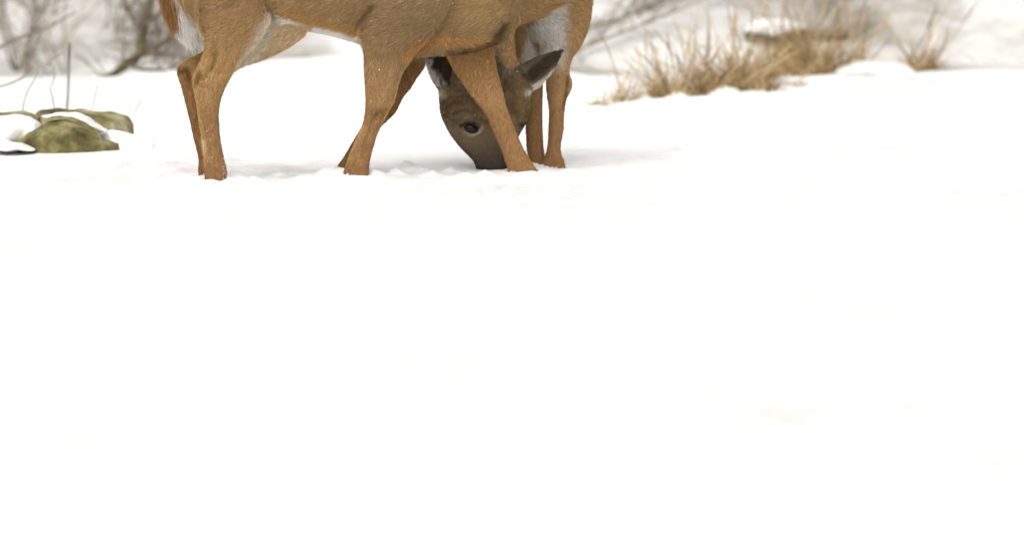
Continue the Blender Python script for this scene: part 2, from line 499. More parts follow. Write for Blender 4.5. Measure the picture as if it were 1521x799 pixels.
# neck and head, above the picture's upper edge
limb_t(V_, F_, [(680, -30, 82, midA(680), .11), (730, -50, 78, midA(740), .10), (775, -95, 58, .26, .085), (815, -150, 46, .26, .07), (845, -205, 40, .25, .062), (862, -245, 38, .24, .055)])
limb_t(V_, F_, [(835, -262, 22, .24, .05), (858, -258, 38, .24, .066), (890, -246, 37, .23, .062), (925, -228, 28, .22, .048), (955, -212, 20, .21, .038), (978, -200, 17, .205, .033), (990, -194, 9, .20, .02)])
for sg in (-1, 1):
    limb_t(V_, F_, [(845, -280, 10, .24 + sg * .05, .02), (828, -305, 19, .24 + sg * .08, .014), (808, -330, 15, .24 + sg * .10, .012), (790, -352, 5, .24 + sg * .115, .008)])
# tail, hanging a little away from the rump
limb_t(V_, F_, [(282, -72, 16, .0, .03), (266, -45, 20, .0, .04), (264, -15, 23, -.01, .045), (268, 15, 20, -.01, .042), (276, 38, 15, -.01, .034), (283, 54, 7, -.01, .018)])
bodyA = fuse('body', V_, F_)
co, no = co_no(bodyA)
# soft modelling of the coat: haunch, shoulder blade, elbow fold and flank
u, v = UV(co)
nearside = sm(-no[:, 1], 0.0, 0.5)
disp = 0 * u
disp += 0.012 * blob(u, v, 335, -10, 45, 55) + 0.010 * blob(u, v, 590, 10, 40, 50)
disp -= 0.016 * np.exp(-(seg_d(u, v, [(405, 24), (398, 8), (392, -20), (388, -50)]) / 10) ** 2)
disp -= 0.017 * np.exp(-(seg_d(u, v, [(534, 52), (536, 36), (548, 18)]) / 7) ** 2)
disp -= 0.010 * np.exp(-(seg_d(u, v, [(603, 78), (625, 64), (655, 55), (690, 56)]) / 7) ** 2)
disp -= 0.014 * np.exp(-(seg_d(u, v, [(690, 78), (725, 66), (752, 38)]) / 6) ** 2)
disp += 0.008 * blob(u, v, 752, 58, 14, 12)
disp -= 0.012 * np.exp(-(seg_d(u, v, [(320, 58), (318, 90), (306, 116)]) / 6) ** 2)
disp -= 0.005 * np.exp(-(seg_d(u, v, [(302, 130), (306, 180), (311, 230)]) / 4) ** 2)
disp += 0.006 * fbm(co[:, 0] * 7, co[:, 2] * 7, 3, 7)
disp -= 0.005 * np.exp(-(seg_d(u, v, [(557, 172), (548, 200), (538, 235)]) / 3.5) ** 2)
disp += 0.005 * blob(u, v, 566, 158, 12, 12) - 0.004 * blob(u, v, 556, 186, 12, 8)
disp += 0.006 * blob(u, v, 322, 122, 14, 16) + 0.006 * blob(u, v, 316, 246, 12, 9)
disp -= 0.006 * np.exp(-(seg_d(u, v, [(345, 60), (335, 95), (325, 112)]) / 8) ** 2)
co += no * (disp * nearside)[:, None]
bodyA.vertices.foreach_set('co', co.astype(np.float32).ravel()); bodyA.update()
co, no = co_no(bodyA); u, v = UV(co)
c = np.tile(np.array((0.43, 0.287, 0.142)), (len(co), 1))
c = mixc(c, (0.345, 0.240, 0.126), sm(u, 470, 600) * sm(v, 130, 40))            # greyer shoulder and chest
c = mixc(c, (0.47, 0.32, 0.15), blob(u, v, 715, 15, 45, 40) * 0.9)
c = mixc(c, (0.49, 0.318, 0.142), sm(u, 430, 380) * sm(v, 0, 90))              # hind quarters
c = mixc(c, (0.335, 0.193, 0.086), sm(v, 85, 185))                              # tan legs
c = mixc(c, (0.48, 0.26, 0.10), np.exp(-(seg_d(u, v, [(606, 82), (630, 62), (665, 58), (720, 62)]) / 9) ** 2) * sm(v, 45, 58))
yr = co[:, 1] - np.interp(u, [250, 330, 560, 780], [0.0, 0.0, 0.22, 0.26])
bel = np.interp(u, [380, 402, 450, 500, 540, 560], [22, 28, 43, 54, 66, 70])
c = mixc(c, (0.90, 0.86, 0.79), sm(v, bel - 13, bel - 8) * sm(u, 398, 404) * sm(u, 544, 530) * (v < bel + 9) * (co[:, 1] < YNF + .30))
c = mixc(c, (0.52, 0.31, 0.12), sm(v, bel - 30, bel - 12) * sm(v, bel - 6, bel - 12) * (u > 405) * (u < 540))
far_thigh = (co[:, 1] > YFH - 0.055) & (u < 470)
c = mixc(c, (0.62, 0.47, 0.29), far_thigh * sm(v, 100, 60) * sm(u, 340, 375))
c = mixc(c, (0.74, 0.66, 0.53), np.exp(-(seg_d(u, v, [(402, 30), (385, 66), (358, 96)]) / 15) ** 2) * sm(u - 0.55 * (75 - v), 352, 380))
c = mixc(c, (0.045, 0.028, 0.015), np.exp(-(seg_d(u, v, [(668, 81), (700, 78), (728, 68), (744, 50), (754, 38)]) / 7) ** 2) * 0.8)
c = mixc(c, (0.36, 0.24, 0.11), np.exp(-(seg_d(u, v, [(745, 68), (762, 55), (770, 35)]) / 8) ** 2) * 0.7)
c = mixc(c, (0.085, 0.036, 0.010), np.exp(-(seg_d(u, v, [(267, 104), (278, 104), (281, 116)]) / 6) ** 2) * 0.85)  # shade of the far hock fold, painted into the coat
c = mixc(c, (0.11, 0.055, 0.018), np.exp(-(seg_d(u, v, [(297, 108), (290, 122), (298, 116)]) / 5) ** 2) * 0.7)  # near hock fold, its shade painted in
c = mixc(c, (0.50, 0.33, 0.14), np.exp(-(seg_d(u, v, [(298, 92), (290, 106), (286, 122), (291, 134)]) / 3) ** 2) * 0.6)
c = mixc(c, (0.12, 0.07, 0.028), np.exp(-(seg_d(u, v, [(322, 62), (320, 90), (312, 104)]) / 4) ** 2) * 0.45)  # painted shade along the groove above the hock
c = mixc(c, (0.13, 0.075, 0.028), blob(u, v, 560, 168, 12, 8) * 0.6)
c = mixc(c, (0.11, 0.055, 0.02), np.exp(-(seg_d(u, v, [(392, -8), (400, 12), (406, 24)]) / 4) ** 2) * 0.7)  # flank crease darkened in the colour, as shade
c = mixc(c, (0.10, 0.055, 0.02), np.exp(-(seg_d(u, v, [(532, 40), (536, 31), (546, 20), (556, 8)]) / 4) ** 2) * 0.5)  # elbow fold: painted shade
c = mixc(c, (0.12, 0.065, 0.022), np.exp(-(seg_d(u, v, [(403, 22), (410, 27)]) / 4) ** 2) * 0.35)  # painted shade at the lower end of the flank crease
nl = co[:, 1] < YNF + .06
c = mixc(c, (0.60, 0.41, 0.20), nl * np.exp(-(seg_d(u, v, [(613, 88), (599, 106), (592, 128), (588, 147), (578, 164), (567, 187)]) / 2.6) ** 2) * 0.75)  # pale hair edge, brightened in colour as a rim light on the foreleg
c = mixc(c, (0.56, 0.38, 0.18), nl * np.exp(-(seg_d(u, v, [(540, 186), (533, 200), (524, 220), (517, 238)]) / 2.4) ** 2) * 0.6)  # same painted rim light, lower front edge
c = mixc(c, (0.56, 0.38, 0.18), np.exp(-(seg_d(u, v, [(291, 134), (293, 158), (298, 185), (302, 212), (305, 245)]) / 2.4) ** 2) * 0.55)  # painted rim light where near hind leg overlaps the far one
c = mixc(c, (0.20, 0.10, 0.035), (co[:, 1] > YNF + .1) * (u > 490) * sm(v, 70, 100) * 0.75)  # far foreleg painted darker, shade that sets it behind the near one
c = mixc(c, (0.22, 0.105, 0.036), (co[:, 1] > YFH - .05) * (u < 330) * sm(v, 100, 125) * 0.6)  # far hind leg: same shade painted into the coat
c = mixc(c, (0.60, 0.47, 0.30), np.exp(-(seg_d(u, v, [(301, 208), (304, 224)]) / 3.2) ** 2) * 0.8)
tail = (u < 262 + 40 * sm(v, -60, 40)) & (v > -80) & (v < 60) & (np.abs(co[:, 1]) < .06)
tail = tail & ((u < 298) & (seg_d(u, v, [(282, -72), (264, -15), (268, 15), (283, 54)]) < 26))
c = np.where((tail & (v > -30))[:, None], np.array((0.80, 0.76, 0.69)), c)
c = np.where((tail & (u < 257 + 0.12 * np.clip(v + 30, 0, 99)) & (v < 34))[:, None], np.array((0.27, 0.145, 0.055)), c)
c = mixc(c, (0.10, 0.08, 0.055), sm(v, -190, -230) * 0.6)
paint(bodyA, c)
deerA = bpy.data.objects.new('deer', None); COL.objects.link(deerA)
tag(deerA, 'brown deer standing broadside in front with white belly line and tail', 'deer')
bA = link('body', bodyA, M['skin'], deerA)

def flowA(p, u, v):
    d = np.zeros_like(p); leg = sm(v, 40, 110)
    d[:, 0] = -(1 - leg) * 1.0; d[:, 2] = -0.35 * (1 - leg) - leg
    t = seg_d(u, v, [(282, -72), (264, -15), (268, 15), (283, 54)]) < 26
    t = t & (u < 298)
    d[t] = np.array((0.25, 0, -1.0))
    ch = sm(u, 600, 700) * sm(v, 40, 60) * sm(v, 120, 90)
    d = d * (1 - ch[:, None]) + np.array((0.6, 0, -0.35)) * ch[:, None]
    return d
def lenA(p, u, v):
    L = 0.022 - 0.010 * sm(v, 60, 150)
    t = (seg_d(u, v, [(282, -72), (264, -15), (268, 15), (283, 54)]) < 26) & (u < 298)
    L = np.where(t, 0.055, L)
    return L
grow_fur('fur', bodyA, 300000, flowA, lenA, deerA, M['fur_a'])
hoof(deerA, 323, 281, YNH, 26); hoof(deerA, 303, 266, YFH, 22); hoof(deerA, 530, 276, YNF, 28); hoof(deerA, 513, 267, YFF, 20)
eyeball(deerA, 884, -252, .168, 9, 6, .2); eyeball(deerA, 884, -252, .285, 9, 6, .2)

# ---- the deer grazing behind it
YL, YH, YB = 0.42, 0.60, 0.66
Y7, Y8 = 0.78, 0.74
V_, F_ = [], []
limb_v(V_, F_, [(640, -55, -5, .60, .05), (670, -85, 20, .60, .09), (705, -100, 36, .62, .12), (745, -105, 40, .64, .13), (775, -105, 36, .66, .13), (800, -105, 25, .68, .13), (825, -105, 13, .70, .13), (850, -104, 5, .72, .125), (872, -90, -5, .73, .10), (884, -70, -25, .74, .05)], 2.2)
# near fore leg, slanting across the head
limb_h(V_, F_, [(v, l, r, y, w) for v, l, r, y, w in [
    (-20, 655, 745, YL + .16, .06), (30, 655, 738, YL + .07, .055), (62, 657, 735, YL + .02, .05), (82, 663, 734, YL, .048), (97, 671, 736.5, YL, .044), (113, 680, 740, YL, .04), (141, 699, 748, YL, .035), (155, 710.5, 751, YL, .032), (168, 720, 756, YL, .029), (182, 727, 761, YL, .027),
    (197, 733, 767, YL, .026), (220, 744, 777, YL, .026), (238, 750, 788, YL, .028), (250, 754, 796, YL, .03), (258, 756, 801, YL, .03), (266, 757, 803, YL, .028)]])
# far fore leg, hidden behind the head
limb_h(V_, F_, [(v, l, r, y, w) for v, l, r, y, w in [
    (0, 690, 770, .74, .05), (60, 700, 762, .76, .045), (110, 712, 756, .77, .034), (150, 722, 754, .77, .03), (190, 726, 752, .77, .026), (225, 726, 751, .77, .026), (240, 724, 754, .77, .028), (252, 723, 756, .77, .026)]])
# hind legs
limb_h(V_, F_, [(v, l, r, y, w) for v, l, r, y, w in [
    (-20, 750, 830, Y7, .06), (20, 745, 805, Y7, .055), (45, 746, 800, Y7, .05), (70, 750, 804, Y7, .045), (95, 762, 806, Y7, .04), (118, 779, 806, Y7, .033), (141, 785, 806, Y7, .03), (160, 784, 805.5, Y7, .027), (186, 781, 805.5, Y7, .025), (216, 782, 807, Y7, .025), (232, 785, 808.5, Y7, .027), (243, 788, 809, Y7, .028), (252, 790, 809, Y7, .026)]])
limb_h(V_, F_, [(v, l, r, y, w) for v, l, r, y, w in [
    (-45, 790, 884, Y8, .08), (-10, 786, 881, Y8, .08), (15, 783, 878, Y8, .078), (36, 784, 875, Y8, .072), (55, 789, 868.5, Y8, .064), (70, 796, 861, Y8, .055), (84, 803, 851, Y8, .047), (100, 809, 846, Y8, .04), (112, 811, 846.5, Y8, .036), (122, 811.5, 849.5, Y8, .034), (134, 811.5, 848, Y8, .032),
    (146, 813, 842, Y8, .029), (164, 815.5, 838.5, Y8, .026), (191, 815, 837, Y8, .025), (215, 813.5, 833, Y8, .025), (228, 811, 833.5, Y8, .026), (240, 806, 838, Y8, .028), (252, 803.5, 840, Y8, .03), (260, 805, 839, Y8, .028)]])
# neck, then head bent to the snow
limb_t(V_, F_, [(715, -30, 60, .62, .10), (712, 20, 56, .61, .09), (715, 65, 50, .61, .082), (722, 105, 50, .61, .08)])
limb_h(V_, F_, [(v, l, r, YH, w) for v, l, r, w in [
    (66, 676, 750, .05), (84, 656, 764, .075), (100, 652, 776, .088), (118, 652, 784, .095), (140, 652, 788, .098), (158, 653.5, 788.5, .096), (172, 655.5, 785, .09), (186, 661, 780, .084), (200, 668.5, 772, .077), (214, 679, 766, .07), (226, 690, 762, .064),
    (237, 701, 759, .06), (247, 706.5, 757, .057), (256, 709, 754, .052), (264, 714, 748, .04)]])
EARR = [(762, 138, 15, .60, .034), (772, 126, 20, .60, .028), (786, 114.5, 22.5, .595, .018), (801, 103, 19.5, .59, .013), (815, 92, 14, .585, .012), (826, 82.5, 7.5, .58, .009), (835, 75.5, 1.5, .58, .005)]
EARL = [(676, 146, 14, .60, .034), (668, 130, 17, .60, .028), (657, 112, 18, .595, .018), (647, 94, 16, .59, .013), (637, 76, 12, .585, .012), (629, 62, 7, .58, .010), (624, 53, 3, .58, .007)]
limb_t(V_, F_, EARR); limb_t(V_, F_, EARL)
bodyB = fuse('body', V_, F_, 0.006, 4)
co, no = co_no(bodyB); u, v = UV(co)
front = sm(-no[:, 1], 0.0, 0.5)
isleg = (co[:, 1] < YL + 0.065) & (v > 60)
head = (~isleg) & (co[:, 1] < YH + 0.13) & (v > 60) & (u > 618) & (u < 840) & ~((u > 779) & (v > 140) & (co[:, 1] > YH + 0.1)) & ~((u > 800) & (co[:, 1] > YH + 0.04))
disp = 0 * u
disp += 0.011 * np.exp(-(seg_d(u, v, [(684, 183), (697, 178), (712, 182)]) / 6) ** 2) * head    # brow
disp -= 0.010 * blob(u, v, 700, 191, 13, 9) * head
disp += 0.014 * blob(u, v, 775, 160, 16, 18) * head
disp -= 0.012 * np.exp(-(seg_d(u, v, [(752, 130), (762, 150), (764, 180)]) / 7) ** 2) * head
disp += 0.008 * np.exp(-(seg_d(u, v, [(675, 168), (690, 205), (712, 236)]) / 7) ** 2) * head
disp -= 0.006 * np.exp(-(seg_d(u, v, [(716, 195), (722, 220), (733, 240)]) / 6) ** 2) * head
disp += 0.006 * blob(u, v, 716, 246, 10, 7) * head
disp += 0.006 * np.exp(-(seg_d(u, v, [(688, 200), (703, 203), (716, 198)]) / 4) ** 2) * head
disp -= 0.010 * np.exp(-(seg_d(u, v, [(712, 210), (728, 232)]) / 12) ** 2) * head
disp -= 0.012 * np.exp(-(seg_d(u, v, [(665, 150), (690, 140), (720, 135)]) / 9) ** 2) * head
axr = np.array([(s[0], s[1]) for s in EARR]); axl = np.array([(s[0], s[1]) for s in EARL])
ear_r = (seg_d(u, v, axr[2:]) < 24) & (u - v * 0.9 > 672) & (co[:, 1] < .65) & (~isleg)
ear_l = (seg_d(u, v, axl[2:]) < 20) & (u < 672 - 0.1 * (v - 100)) & (v < 130) & (co[:, 1] < .65) & (~isleg)
disp -= 0.007 * np.exp(-(seg_d(u, v, axr[1:-1]) / 9) ** 2) * ear_r
disp -= 0.006 * np.exp(-(seg_d(u, v, [(843, 112), (842, 130), (838, 158)]) / 2.5) ** 2) * (~head)
disp += 0.004 * fbm(co[:, 0] * 12, co[:, 2] * 12, 3, 9)
co += no * (disp * front)[:, None]
bodyB.vertices.foreach_set('co', co.astype(np.float32).ravel()); bodyB.update()
co, no = co_no(bodyB); u, v = UV(co)
c = np.tile(np.array((0.46, 0.30, 0.142)), (len(co), 1))
c = mixc(c, (0.34, 0.196, 0.087), sm(v, 90, 185))
c = mixc(c, (0.45, 0.268, 0.115), isleg * sm(v, 200, 100))
hind = (~head) & (~isleg) & (co[:, 1] > 0.6)
c = mixc(c, (0.70, 0.68, 0.63), hind * sm(u, 780, 786) * sm(u + 3 * fbm(co[:, 0] * 60, co[:, 2] * 60, 2, 4), 850, 828) * sm(v - np.interp(u, [760, 783, 800, 820, 845], [40, 34, 27, 15, -2]), 0, 7) * sm(v, 112, 84))
c = mixc(c, (0.12, 0.06, 0.02), hind * np.exp(-(seg_d(u, v, [(843, 112), (842, 130), (838, 158)]) / 2.5) ** 2) * 0.8)  # shade in the crease beside the hock, painted dark
c = mixc(c, (0.70, 0.65, 0.56), hind * sm(u + (v - 60) * 0.35, 776, 786) * (u < 802) * sm(v, 34, 50) * sm(v, 122, 104))
topline = np.interp(u, [736, 745, 760, 790], [78, 98, 112, 120])
head = head & ~((u > 736) & (v < topline) & ~((seg_d(u, v, axr[1:]) < 24) & (u - v * 0.9 > 660)))
c = mixc(c, (0.175, 0.127, 0.077), head * 1.0)
c = mixc(c, (0.26, 0.215, 0.17), (~isleg) * np.exp(-(seg_d(u, v, [(738, 78), (744, 96), (752, 110)]) / 4) ** 2) * 0.8)
hn = fbm(co[:, 0] * 45 + co[:, 2] * 20, co[:, 2] * 60, 3, 77)
c = mixc(c, (0.055, 0.036, 0.02), head * sm(hn, 0.05, 0.5) * sm(v, 200, 170) * 0.8)
c = mixc(c, (0.24, 0.165, 0.085), head * sm(-hn, 0.1, 0.5) * sm(v, 190, 165) * 0.75)
c = mixc(c, (0.20, 0.14, 0.075), head * np.exp(-(seg_d(u, v, [(660, 146), (685, 160), (720, 172)]) / 14) ** 2) * 0.9)
c = mixc(c, (0.24, 0.155, 0.070), head * blob(u, v, 772, 152, 24, 30))
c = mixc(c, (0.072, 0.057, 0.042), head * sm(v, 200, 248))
for pts_ in ([(658, 150), (668, 141), (680, 143)], [(662, 158), (674, 149), (688, 152)], [(672, 166), (690, 160), (708, 166)], [(690, 176), (706, 172), (722, 178)]):
    c = mixc(c, (0.26, 0.165, 0.08), head * np.exp(-(seg_d(u, v, pts_) / 2.6) ** 2) * 0.7)
    c = mixc(c, (0.05, 0.032, 0.018), head * np.exp(-(seg_d(u, v - 4.5, pts_) / 2.2) ** 2) * 0.6)
c = mixc(c, (0.25, 0.20, 0.145), head * np.exp(-(seg_d(u, v, [(690, 179), (704, 177), (716, 183)]) / 2.4) ** 2) * 0.6)
c = mixc(c, (0.38, 0.31, 0.23), head * np.exp(-((seg_d(u, v, [(690, 198), (703, 201.5), (712, 197), (716, 190)])) / 2.0) ** 2))
c = mixc(c, (0.020, 0.015, 0.012), head * np.exp(-(seg_d(u, v, [(684, 188), (692, 184), (703, 184), (711, 190)]) / 2.6) ** 2))
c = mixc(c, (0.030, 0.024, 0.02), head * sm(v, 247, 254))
c = np.where(ear_r[:, None], np.array((0.075, 0.054, 0.035)), c)
rimr = (u - 772) * (126 - 77) / 61.0 + (v - 126)      # >0 below the ear's axis
c = mixc(c, (0.20, 0.15, 0.10), ear_r * sm(np.abs(rimr), 8, 15) * 0.7)
c = mixc(c, (0.62, 0.58, 0.52), ear_r * np.maximum(sm(rimr + 2.5 * fbm(u / 4, v / 4, 2, 3), 15.5, 20), 0.9 * blob(u, v, 792, 136, 13, 8)))
c = np.where(ear_l[:, None], np.array((0.045, 0.033, 0.022)), c)
rl = (672 - u) - (136 - v) * 0.56
c = mixc(c, (0.60, 0.57, 0.52), ear_l * sm(rl + 9 * fbm(u / 5, v / 6, 2, 6), 6, 15) * 0.75)
c = mixc(c, (0.62, 0.57, 0.5), head * blob(u, v, 787, 141, 8, 5))
c = mixc(c, (0.55, 0.48, 0.40), head * blob(u, v, 655, 142, 7, 7))
c = mixc(c, (0.02, 0.014, 0.01), head * blob(u, v, 776, 187, 7, 4))
paint(bodyB, c)
deerB = bpy.data.objects.new('deer', None); COL.objects.link(deerB)
tag(deerB, 'deer behind the other, grazing with dark face and ears lowered to the snow', 'deer')
link('body', bodyB, M['skin'], deerB)
def flowB(p, u, v):
    d = np.zeros_like(p)
    hd = (p[:, 1] < YH + 0.13) & (p[:, 1] > YL + 0.065) & (v > 60) & (u < 790)
    leg = sm(v, 20, 100)
    d[:, 0] = (1 - leg); d[:, 2] = -0.3 - leg
    d[hd] = np.array((0.35, 0, 1.0))
    er = (seg_d(u, v, axr[2:]) < 24) & (u - v * 0.9 > 672) & (p[:, 1] < .65) & (p[:, 1] > YL + .065)
    d[er] = np.array((0.8, 0, 0.5))
    return d
def lenB(p, u, v):
    L = 0.018 - 0.008 * sm(v, 60, 150)
    hd = (p[:, 1] < YH + 0.13) & (p[:, 1] > YL + 0.065) & (v > 60) & ((u < 790) | ((v < 142) & (p[:, 1] < .655)))
    return np.where(hd, 0.014 - 0.007 * sm(v, 160, 195), L)
grow_fur('fur', bodyB, 210000, flowB, lenB, deerB, M['fur_a'])
hoof(deerB, 782, 270, YL, 28, -1); hoof(deerB, 738, 250, .77, 26, -1); hoof(deerB, 799, 258, Y7, 16, -1); hoof(deerB, 822, 266, Y8, 22, -1)
ys_ = YH - 0.084 * math.sqrt(1 - ((700 - 720) / 60) ** 2)
eyeball(deerB, 700, 191, ys_ + 0.007, 11.5, 7.2, -0.30)

# ------------------------------------------------------------------ snow flecks on coats and in the air
V_, F_ = [], []
def fleck(p, r):
    b = len(V_)
    for d in ((1, 0, 0), (-1, 0, 0), (0, 1, 0), (0, -1, 0), (0, 0, 1), (0, 0, -1)):
        V_.append(p + np.array(d) * r * random.uniform(.6, 1.3))
    for f in ((0, 2, 4), (2, 1, 4), (1, 3, 4), (3, 0, 4), (2, 0, 5), (1, 2, 5), (3, 1, 5), (0, 3, 5)): F_.append(tuple(b + q for q in f))
for m, n_ in ((bodyA, 34), (bodyB, 22)):
    co, no = co_no(m); u, v = UV(co)
    ok = np.where((no[:, 1] < -0.3) & (v > -10) & (v < 235))[0]
    for q in RNG.choice(ok, n_): fleck(co[q] + no[q] * 0.014, random.uniform(.0012, .0028))
co, no = co_no(bodyA); u, v = UV(co)
ok = np.where((u > 328) & (u < 342) & (v > 236) & (v < 272) & (no[:, 1] < 0.3))[0]
for q in RNG.choice(ok, 60): fleck(co[q] + no[q] * random.uniform(.006, .010), random.uniform(.0007, .0018))
for h in HOOVES[:7]:
    for _ in range(12):
        x = h[0] + random.uniform(-24, 24); yy = h[2] - random.uniform(0.03, 0.07)
        p = P(x, h[1], yy); p[2] = hz(p[0], p[1]) + random.uniform(-.002, .004); fleck(p, random.uniform(.002, .0055))
fl = link('snow_flecks', mesh('snow_flecks', V_, F_), M['snow'])
tag(fl, 'loose white snow flecks clinging to the deer and scattered round hooves', 'snow', kind='stuff')

# ------------------------------------------------------------------ rocks
def rock(name, L_, R_, top, bot, Yc, depth, seed, shape, snow=None):
    """shape: outline of the visible face as (u, v) from left over the top to right, then back along the bottom"""
    bm = bmesh.new(); bmesh.ops.create_icosphere(bm, subdivisions=5, radius=1)
    n = len(bm.verts); p = np.array([q.co[:] for q in bm.verts])
    cu, cv = (L_ + R_) / 2, (top + bot) / 2
    tops = np.array(shape)
    X_ = cu + p[:, 0] * (R_ - L_) / 2
    tp = np.interp(X_, tops[:, 0], tops[:, 1])
    up = p[:, 2]
    prof = np.sqrt(np.clip(1 - p[:, 0] ** 2, 1e-4, 1))
    Vv = np.where(up > 0, bot - (bot - tp) * np.clip(up / prof, 0, 1) ** 0.8, bot + 25 * (-up))
    out = np.array([P(a_, b_, Yc + c_ * depth) for a_, b_, c_ in zip(X_, Vv, p[:, 1])])
    r1 = fbm(out[:, 0] * 5 + seed, out[:, 2] * 9 + out[:, 1] * 4, 4, seed)
    nn = p / np.linalg.norm(p, axis=1, keepdims=True)
    rid = np.abs(fbm(out[:, 0] * 3 + out[:, 2] * 4 + seed, out[:, 1] * 4, 3, seed + 5))
    out += nn * (r1 * 0.030 - rid * 0.04)[:, None]
    for q, w in zip(bm.verts, out): q.co = w
    m = bpy.data.meshes.new(name); bm.to_mesh(m); bm.free()
    m.polygons.foreach_set('use_smooth', [True] * len(m.polygons))
    return m
YR = ground_Y(221)
r1 = link('boulder', rock('boulder', 8, 182, 172, 226, YR + .10, .16, 3, [(8, 214), (30, 204), (52, 186), (72, 177), (100, 173), (122, 178), (150, 196), (182, 213)]), M['rock'])
tag(r1, 'dark mossy boulder lowest in front of the two, left of the deer', 'rock', 'mossy boulders by the shrubs')
YR2 = ground_Y(205)
r2 = link('boulder', rock('boulder', 40, 203, 155, 196, YR2 + .15, .2, 8, [(40, 175), (60, 162), (85, 157), (120, 158), (165, 163), (192, 170), (202, 184), (203, 190)]), M['rock'])
tag(r2, 'flatter olive mossy boulder behind, with snow along its lower edge', 'rock', 'mossy boulders by the shrubs')
r3 = link('boulder', rock('boulder', -60, 62, 163, 186, YR2 + .05, .2, 12, [(-60, 175), (-20, 170), (10, 166), (40, 162), (62, 172)]), M['rock'])
tag(r3, 'low brown boulder at the left picture edge, mostly under snow', 'rock', 'mossy boulders by the shrubs')

def snow_cap(pts, Yc, depth, label, seed):
    """a drift of snow: top line (u, v), thickness below it in pixels; its foot is buried"""
    V_, F_ = [], []
    d = dense(pts, 8); rings = []
    for q0, (x, top, th_) in enumerate(d):
        jit = float(fbm(np.array([x / 14.0]), np.array([seed * 3.1]), 3, seed)[0])
        bot = top + max(th_, 0.8) * (1 + .25 * jit); top = top + 3.0 * jit
        cpt = P(x, (top + bot) / 2, Yc); hz_ = (bot - top) / 2 / 390.0
        e = min(1, q0 / 8, (len(d) - 1 - q0) / 8) ** .6 + .08
        rings.append([cpt + np.array((0, depth * e * math.cos(q) * (1 + .15 * math.sin(x / 9 + 2 * q)), hz_ * math.sin(q) * (1 if math.sin(q) > 0 else 1.0))) for q in ANG])
    ring_loft(V_, F_, rings)
    o = link('snow_patch', mesh('snow_patch', V_, F_), M['snow'])
    return tag(o, label, 'snow', 'snow lying on the boulders')
snow_cap([(62, 172, 1), (78, 169, 4), (96, 168, 4), (116, 171, 4), (132, 177, 6), (146, 186, 5), (160, 194, 2)], YR + .16, .08, 'thin strip of snow between the two mossy boulders', 1)
snow_cap([(-70, 176, 60), (-30, 173, 62), (0, 170, 62), (25, 169, 62), (42, 172, 50), (54, 179, 34), (60, 186, 6)], YR + .20, .12, 'thick snow pad left of the dark boulder', 2)
snow_cap([(-70, 203, 20), (-30, 204, 20), (0, 206, 18), (22, 212, 12), (40, 217, 6), (52, 222, 2)], YR - .06, .10, 'snow ledge at the left edge before the dark boulder', 3)
snow_cap([(140, 200, 30), (158, 194, 50), (176, 192, 56), (196, 197, 50), (214, 204, 34), (230, 211, 14)], YR + .26, .10, 'snow heaped at the right end of the boulders', 4)
# ------------------------------------------------------------------ twigs, shrubs, saplings
def tube(V_, F_, pts, r0, r1, n=5):
    rings = []
    for q, p in enumerate(pts):
        tn = pts[min(q + 1, len(pts) - 1)] - pts[max(q - 1, 0)]; tn = tn / (np.linalg.norm(tn) + 1e-9)
        ax = np.array((0, 1.0, 0)) if abs(tn[1]) < 0.8 else np.array((1.0, 0, 0))
        s1 = np.cross(tn, ax); s1 /= np.linalg.norm(s1); s2 = np.cross(tn, s1)
        r = r0 + (r1 - r0) * q / (len(pts) - 1)
        rings.append([p + s1 * r * math.cos(t) + s2 * r * math.sin(t) for t in np.linspace(0, 2 * math.pi, n, endpoint=False)])
    ring_loft(V_, F_, rings)

def wiggle(p0, d, L, n, amp):
    pts = [np.array(p0, float)]; d = np.array(d, float) / np.linalg.norm(d)
    for _ in range(n):
        d = d + np.array([random.gauss(0, amp) for _ in range(3)]); d /= np.linalg.norm(d)
        pts.append(pts[-1] + d * L / n)
    return pts, d

def branch(V_, F_, p0, d, L, r, depth, amp=0.12, kids=4, spread=0.7):
    pts, d2 = wiggle(p0, d, L, 6, amp)
    tube(V_, F_, pts, r, r * 0.45, 5)
    if depth <= 0: return
    for _ in range(kids):
        q = random.randint(2, 6); b = pts[q]
        nd = np.array(pts[q] - pts[q - 1]); nd /= np.linalg.norm(nd)
        nd = nd + np.array([random.gauss(0, spread), random.gauss(0, spread * .6), random.gauss(0.1, spread * .6)])
        branch(V_, F_, b, nd, L * random.uniform(.4, .65), r * 0.5, depth - 1, amp * 1.2, kids, spread)

def shrub(name, label, u, Yc, hgt, stems, r, mat, lean=0.0, depth=2, kids=3, group=None, cat='shrub', spread=0.55, dv=None):
    x = P(u, 100, Yc)[0]; z = hz(x, Yc)
    root = bpy.data.objects.new(name, None); COL.objects.link(root); root.location = (x, Yc, z - 0.03)
    for _ in range(stems):
        V_, F_ = [], []
        d = (lean + random.gauss(0, .28), random.gauss(0, .25), 1)
        branch(V_, F_, (random.gauss(0, .05), random.gauss(0, .05), 0), d, hgt * random.uniform(.6, 1.1), r * random.uniform(.6, 1.2), depth, 0.10, kids, spread)
        link('stem', mesh('stem', V_, F_), M[mat], root)
    tag(root, label, cat, group)
    return root
G = 'bare shrubs on the far bank'
shrub('bare_shrub', 'bare grey shrub rising behind the boulders at the left picture edge', 20, 7.6, .9, 7, .009, 'twig', .1, group=G)
shrub('bare_shrub', 'bare grey shrub left of the tall thin stick', 78, 8.6, 1.0, 7, .009, 'twig', -.1, group=G)
shrub('bare_shrub', 'pale bare shrub between the thin stick and the mossy branch', 128, 9.4, 1.0, 6, .009, 'pale_twig', .2, group=G)
shrub('bare_shrub', 'bare twiggy shrub just behind the mossy branch', 185, 8.2, .8, 7, .006, 'pale_twig', .2, group=G)
